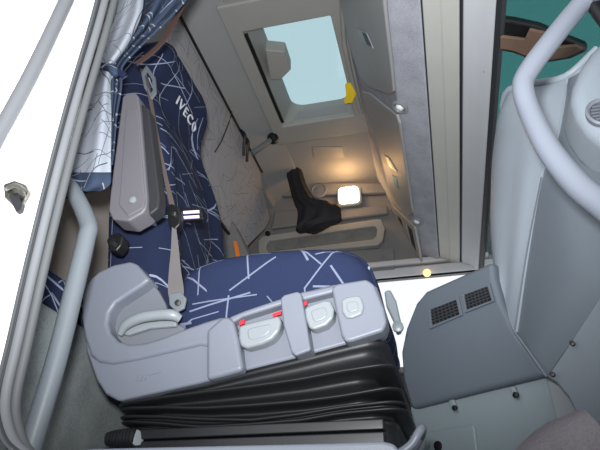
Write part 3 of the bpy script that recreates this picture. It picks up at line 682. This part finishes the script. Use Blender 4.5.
# seat belt
sb = thing('seat_belt', 'grey seat belt strap hanging down the front of the navy backrest', 'seat belt')
strip('shoulder_strap', [at(143, 70, y=1.03), at(149, 92, y=1.02), at(156, 130, y=1.0), at(164, 170, y=.985), at(172, 205, y=.975)], [.018, .012, .009, .010, .014], .003, (.5, 1, 0), 'belt_dark', sb)
o_ = [(146, 64), (155, 77), (156, 92), (151, 99), (144, 88), (141, 73)]; i_ = [(146.5, 71), (152, 80), (152.5, 90), (150.5, 93), (146.5, 85), (144.5, 75)]
ring_frame('belt_guide', [at(a, b, y=1.015) for a, b in o_], [at(a, b, y=1.015) for a, b in i_], (0, .008, 0), 'handle', sb, .002)
plate('buckle', [(167, 206), (171, 203), (178, 206), (181, 214), (180, 224), (175, 229), (169, 227), (167, 218)], .965, .018, 'black', sb, .004)
disc('buckle_rivet', at(174, 214, y=.963), (0, -1, 0), [(.005, -.002), (.005, .002), (.003, .003)], 'steel', sb, 14)
for dy in (0, 5): 
    plate('reflection_stripe', [(183, 211+dy), (199, 210+dy), (199, 212.6+dy), (183, 213.6+dy)], 1.0, .004, 'reflection_stripe', sb, .0005)  # purple-white reflections painted as pale stripes over the tongue
plate('tongue', [(180, 207), (200, 207), (202, 219), (181, 221)], 1.003, .012, 'black', sb, .002)
strip('lap_strap', [at(174, 226, y=.968), at(175, 250, y=.966), at(175, 272, y=.962), at(176, 290, y=.955), at(177, 302, y=.955)], [.008, .016, .024, .030, .026], .003, (1, .2, 0), 'belt', sb)
plate('anchor_clip', [(168, 294), (180, 291), (186, 298), (184, 308), (176, 312), (169, 305)], .948, .008, 'handle', sb, .003)
disc('anchor_bolt', at(178, 303, y=.947), (0, -1, 0), [(.006, -.002), (.006, .003), (.003, .004)], 'steel', sb, 14)

# ------------------------------------------------------------------ dashboard
da = thing('dashboard', 'large grey moulded dashboard end behind the silver grab handle', 'dashboard')
L1 = [(566, 80, .93), (563, 100, .93), (554, 143, .935), (541, 172, .945), (527, 250, .98), (514, 332, 1.02)]
MM = [(531, 88, 1.0), (520, 110, 1.0), (520, 145, 1.0), (516, 180, 1.0), (510, 250, 1.02), (505, 310, 1.05)]
SL = [(503, 108, 1.10), (497, 125, 1.12), (493, 150, 1.14), (491, 180, 1.14), (491, 240, 1.13), (500, 300, 1.10)]
BK = [Vector((.25, 1.45, .80)), Vector((.24, 1.45, .76)), Vector((.23, 1.45, .72)), Vector((.225, 1.45, .66)), Vector((.22, 1.45, .55)), Vector((.24, 1.45, .43))]
rows = []
for a_, b_, c_, d_2 in zip(L1, MM, SL, BK):
    rows.append([P(*a_), P(*b_), P(*c_), d_2])
patch('front_panel', rows, (.02, .01, 0), 'dash', da, 6)
# top pad: a rounded lip along the upper edge, with the top running forward to the glass
lip = [P(596, 52, .90)+Vector((.004, 0, .008)), P(566, 79, .93)+Vector((0, 0, .006)), P(531, 87, 1.0)+Vector((0, 0, .006)), P(503, 107, 1.10)+Vector((0, 0, .006)), Vector((.25, 1.45, .81)), Vector((.27, 2.0, .80)), Vector((.27, 2.7, .80))]
lipc = crom(lip, 5); fr_ = [Vector((.86, p.y, .79)) for p in lipc]
v = lipc+fr_; v += [p+Vector((0, 0, -.03)) for p in v]; n = len(lipc); f2 = []
for i in range(n-1): f2 += [(i, i+1, n+i+1, n+i), (2*n+i, 3*n+i, 3*n+i+1, 2*n+i+1), (i, 2*n+i, 2*n+i+1, i+1), (n+i, n+i+1, 3*n+i+1, 3*n+i)]
f2 += [(0, n, 3*n, 2*n), (n-1, 3*n-1, 4*n-1, 2*n-1)]
mesh_obj('top_pad', v, f2, 'dash', da, smooth=40)
tube('top_lip', lip, .007, 'dash', da, 5, 14)
# far half of the dashboard front, below the pad
prism('far_front', [(.25, 1.45, .80), (.27, 2.7, .80), (.27, 2.7, .3), (.24, 1.45, .3)], (.03, 0, 0), 'dash_shaded', da, .01)
# end panel facing the door
R2 = [(566, 80, .935), (563, 100, .938), (555, 143, .942), (542, 172, .952), (528, 250, .987), (516, 332, 1.03)]
R3 = [(580, 72, .90), (580, 105, .905), (576, 150, .90), (572, 200, .89), (562, 270, .90), (530, 356, .98)]
R4 = [(640, 40, .86), (640, 100, .86), (640, 170, .84), (634, 240, .84), (602, 298, .85), (546, 378, .955)]
patch('end_panel', [[P(*a_), P(*b_), P(*c_)] for a_, b_, c_ in zip(R2, R3, R4)], (.012, .02, 0), 'dash_shaded', da, 6)
tube('panel_seam', [P(*a_)+Vector((0, -.003, 0)) for a_ in [(541, 178, .945), (527, 250, .98), (514.5, 331, 1.02)]], .0012, 'dash_dark', da, 6, 8)
tube('edge_trim', [P(514, 331, 1.005), P(530, 353, .97), P(546, 376, .935)], .0016, 'handle_light', da, 5, 8)
# vent housing near the door
hs_ = [(592, 48), (580, 66), (573, 84), (572, 97), (577, 113), (588, 129), (606, 144), (650, 172), (690, 172), (690, 20), (620, 20)]
vh = plate('vent_housing', hs_, .80, .10, 'dash', da, .022, segs=5)
c = P(603, 113, .795)
va = disc('air_vent', c, (0, -1, 0), [(.024, -.006), (.026, .004), (.023, .007), (.0195, .004), (.0185, -.004)], 'plastic', vh, 28)
disc('vent_core', c, (0, -1, 0), [(.0185, -.008), (.0185, -.004), (.004, -.003)], 'black', va, 24)
for k in range(5):
    h = -.012+.006*k; hw = math.sqrt(.018**2-h*h)
    prism('slat', [c+Vector((-hw, -.003, h-.0012)), c+Vector((hw, -.003, h-.0012)), c+Vector((hw, -.003, h+.0012)), c+Vector((-hw, -.003, h+.0012))], (0, .006, 0), 'plastic_dim', va, 0)
# kick panel facing the door, with screws
kp = thing('kick_panel', 'grey panel with two small dark screws below the dashboard by the door', 'panel')
prism('panel', [P(603, 296, .845), P(546, 376, .945), P(556, 382, .94), P(568, 397, .93), P(577, 413, .925), P(602, 452, .90), P(660, 452, .84), P(660, 240, .82)], (.01, .03, 0), 'kick', kp, .004)
for px, py, yy in ((572, 343, .895), (552, 374, .933)):
    q = P(px, py, yy-.006); disc('screw', q, (-.4, -1, 0), [(.0036, -.006), (.0036, .0015), (.002, .002)], 'black', kp, 12)

# centre console turned towards the passenger
p0 = P(545, 375, 1.0); nC = Vector((.64, .77, 0)).normalized(); uC = Vector((-nC.y, nC.x, 0))
def pc(px, py, h=0): return onplane(px, py, p0+nC*h, nC)
cc_ = thing('centre_console', 'dark grey centre console with two grilles below the windscreen', 'console')
con = prism('panel', [pc(546, 375), pc(480, 391), pc(410, 409), pc(402, 380), pc(400, 352), pc(405, 328), pc(415, 303), pc(425, 291), pc(456, 277), pc(492, 261), pc(494, 278), pc(501, 302), pc(515, 331)], nC*.09, 'dash_dark', cc_, .010)
vent_o = [(427, 309), (488, 283), (496, 305), (430, 330)]
def vent(o, lab):
    cx = sum(p[0] for p in o)/4; cy = sum(p[1] for p in o)/4
    inn = [(cx+(a-cx)*.84, cy+(b-cy)*.78) for a, b in o]
    t = ring_frame('air_vent', [pc(a, b, -.005) for a, b in o], [pc(a, b, -.005) for a, b in inn], nC*.006, 'dash_dark', cc_, .001)
    t['label'] = lab
    prism('vent_core', [pc(a, b, -.001) for a, b in inn], nC*.002, 'black', t, 0)
    for k in range(1, 5):
        s = k/5; a0 = (inn[0][0]+(inn[3][0]-inn[0][0])*s, inn[0][1]+(inn[3][1]-inn[0][1])*s); a1 = (inn[1][0]+(inn[2][0]-inn[1][0])*s, inn[1][1]+(inn[2][1]-inn[1][1])*s)
        prism('slat', [pc(a0[0], a0[1]-.6, -.004), pc(a1[0], a1[1]-.6, -.004), pc(a1[0], a1[1]+.6, -.004), pc(a0[0], a0[1]+.6, -.004)], nC*.003, 'seal_dark', t, 0)
    for k in range(1, 7):
        s = k/7; a0 = (inn[0][0]+(inn[1][0]-inn[0][0])*s, inn[0][1]+(inn[1][1]-inn[0][1])*s); a1 = (inn[3][0]+(inn[2][0]-inn[3][0])*s, inn[3][1]+(inn[2][1]-inn[3][1])*s)
        prism('fin', [pc(a0[0]-.5, a0[1], -.003), pc(a0[0]+.5, a0[1], -.003), pc(a1[0]+.5, a1[1], -.003), pc(a1[0]-.5, a1[1], -.003)], nC*.002, 'seal_dark', t, 0)
vent([(427, 309), (458, 296), (462, 315), (429, 329)], 'grille nearer the seat'); vent([(461, 294), (489, 283), (494, 301), (464, 313)], 'grille nearer the dashboard')
# lower panel under the console
lw = thing('console_lower_panel', 'grey green lower panel with a square flap below the centre console', 'panel')
prism('panel', [pc(549, 374, .018), pc(480, 389, .018), pc(410, 406, .018), pc(408, 470, .018), pc(600, 470, .018), pc(560, 400, .018)], nC*.03, 'lower', lw, .004)
fl = prism('flap', [pc(425, 432, .012), pc(472, 424.5, .012), pc(474, 428, .012), pc(479, 470, .012), pc(425, 470, .012)], nC*.008, 'lower', lw, .003)
disc('flap_lock', pc(438, 446, .011), -nC, [(.009, -.003), (.009, .002), (.006, .003)], 'black', fl, 18)
for px, py in ((452, 404), (513, 391)):
    b_ = prism('boss', [pc(px-4, py-4, .010), pc(px+1, py-5, .010), pc(px+5, py+7, .010), pc(px+1, py+8, .010)], nC*.01, 'lower', lw, .002)
    disc('boss_bolt', pc(px+3, py+4, .009), -nC, [(.005, -.002), (.005, .003), (.003, .004)], 'black', b_, 12)
prism('corner_fin', [pc(545, 375, .004), pc(556, 380, .004), pc(570, 396, .004), pc(580, 414, .004), pc(572, 419, .004), pc(557, 422, .004), pc(551, 398, .004)], nC*.02, 'lever', lw, .002)
# floor mat mound
mt = thing('floor_mat', 'curled brown grey carpet mat in the footwell by the door', 'mat')
rings = []
for k, (py, xl, xr) in enumerate([(414, 572, 586), (418, 561, 591), (424, 545, 597), (434, 531, 604), (446, 519, 612), (462, 505, 622), (480, 490, 640)]):
    a_, b_ = at(xl, py, y=.84), at(xr, py, y=.80); ring = []
    ce = (a_+b_)/2; h = (b_-a_)/2
    for s in range(30):
        an = 2*math.pi*s/30
        ring.append(ce+h*math.cos(an)+Vector((0, (.025+.006*k)*math.sin(an), 0)))
    rings.append(ring)
loft('mat', rings, 'mat', mt, 60)

# kerb mirror outside, above the windscreen
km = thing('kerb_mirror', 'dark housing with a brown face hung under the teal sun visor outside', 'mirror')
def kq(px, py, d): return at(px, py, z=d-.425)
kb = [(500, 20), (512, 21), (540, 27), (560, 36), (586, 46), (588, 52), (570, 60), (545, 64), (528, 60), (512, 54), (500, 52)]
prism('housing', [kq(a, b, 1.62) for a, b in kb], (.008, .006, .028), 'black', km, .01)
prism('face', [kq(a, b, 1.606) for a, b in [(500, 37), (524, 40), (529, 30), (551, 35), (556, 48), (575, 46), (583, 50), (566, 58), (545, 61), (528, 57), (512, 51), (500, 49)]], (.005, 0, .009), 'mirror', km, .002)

# ------------------------------------------------------------------ world and lights
w = bpy.data.worlds.new('sky'); scene.world = w; w.use_nodes = True; nt = w.node_tree; bg = nt.nodes['Background']
bg.inputs['Color'].default_value = (.94, .97, 1.0, 1); bg.inputs['Strength'].default_value = 1.15
def light(name, kind, loc, energy, color=(1, 1, 1), **k):
    d = bpy.data.lights.new(name, kind); d.energy = energy; d.color = color
    for a_, b_ in k.items(): setattr(d, a_, b_)
    o = bpy.data.objects.new(name, d); COL.objects.link(o); o.location = loc; return o
fl_ = light('camera_flash', 'SPOT', (-.03, -.02, .09), 150, (.96, .98, 1), shadow_soft_size=.03, spot_size=math.radians(96), spot_blend=1.0)
fl_.rotation_euler = (FW+UP*.22-RT*.04).to_track_quat('-Z', 'Y').to_euler()
q = at(349, 196, y=YF-.055)
light('dome_lamp_bulb', 'POINT', q+Vector((0, -.09, .02)), 1.7, (1, .55, .22), shadow_soft_size=.04)

scene.view_settings.view_transform = 'Standard'; scene.view_settings.look = 'None'
scene.view_settings.gamma = 1; scene.view_settings.exposure = 0; scene.view_settings.use_curve_mapping = False

# ------------------------------------------------------------------ origins: a thing at its base, a mesh at its middle
bpy.context.view_layer.update()
objs = [o for o in COL.objects if o.type in ('MESH', 'EMPTY')]
def kids(o): return [c for c in objs if c.parent == o]
def allmesh(o):
    out = [o] if o.type == 'MESH' else []
    for c in kids(o): out += allmesh(c)
    return out
W = {}
for o in objs:
    pts = [v.co for m in allmesh(o) for v in m.data.vertices]
    if o.type == 'EMPTY' or o.parent is None:
        lo_ = [min(p[i] for p in pts) for i in range(3)]; hi_ = [max(p[i] for p in pts) for i in range(3)]
        W[o.name] = Vector(((lo_[0]+hi_[0])/2, (lo_[1]+hi_[1])/2, lo_[2]))
    else:
        pts = [v.co for v in o.data.vertices]
        lo_ = [min(p[i] for p in pts) for i in range(3)]; hi_ = [max(p[i] for p in pts) for i in range(3)]
        W[o.name] = Vector([(a_+b_)/2 for a_, b_ in zip(lo_, hi_)])
for o in objs:
    c = W[o.name]
    if o.type == 'MESH':
        for v_ in o.data.vertices: v_.co -= c
        o.data.update()
    o.location = c-(W[o.parent.name] if o.parent else Vector())
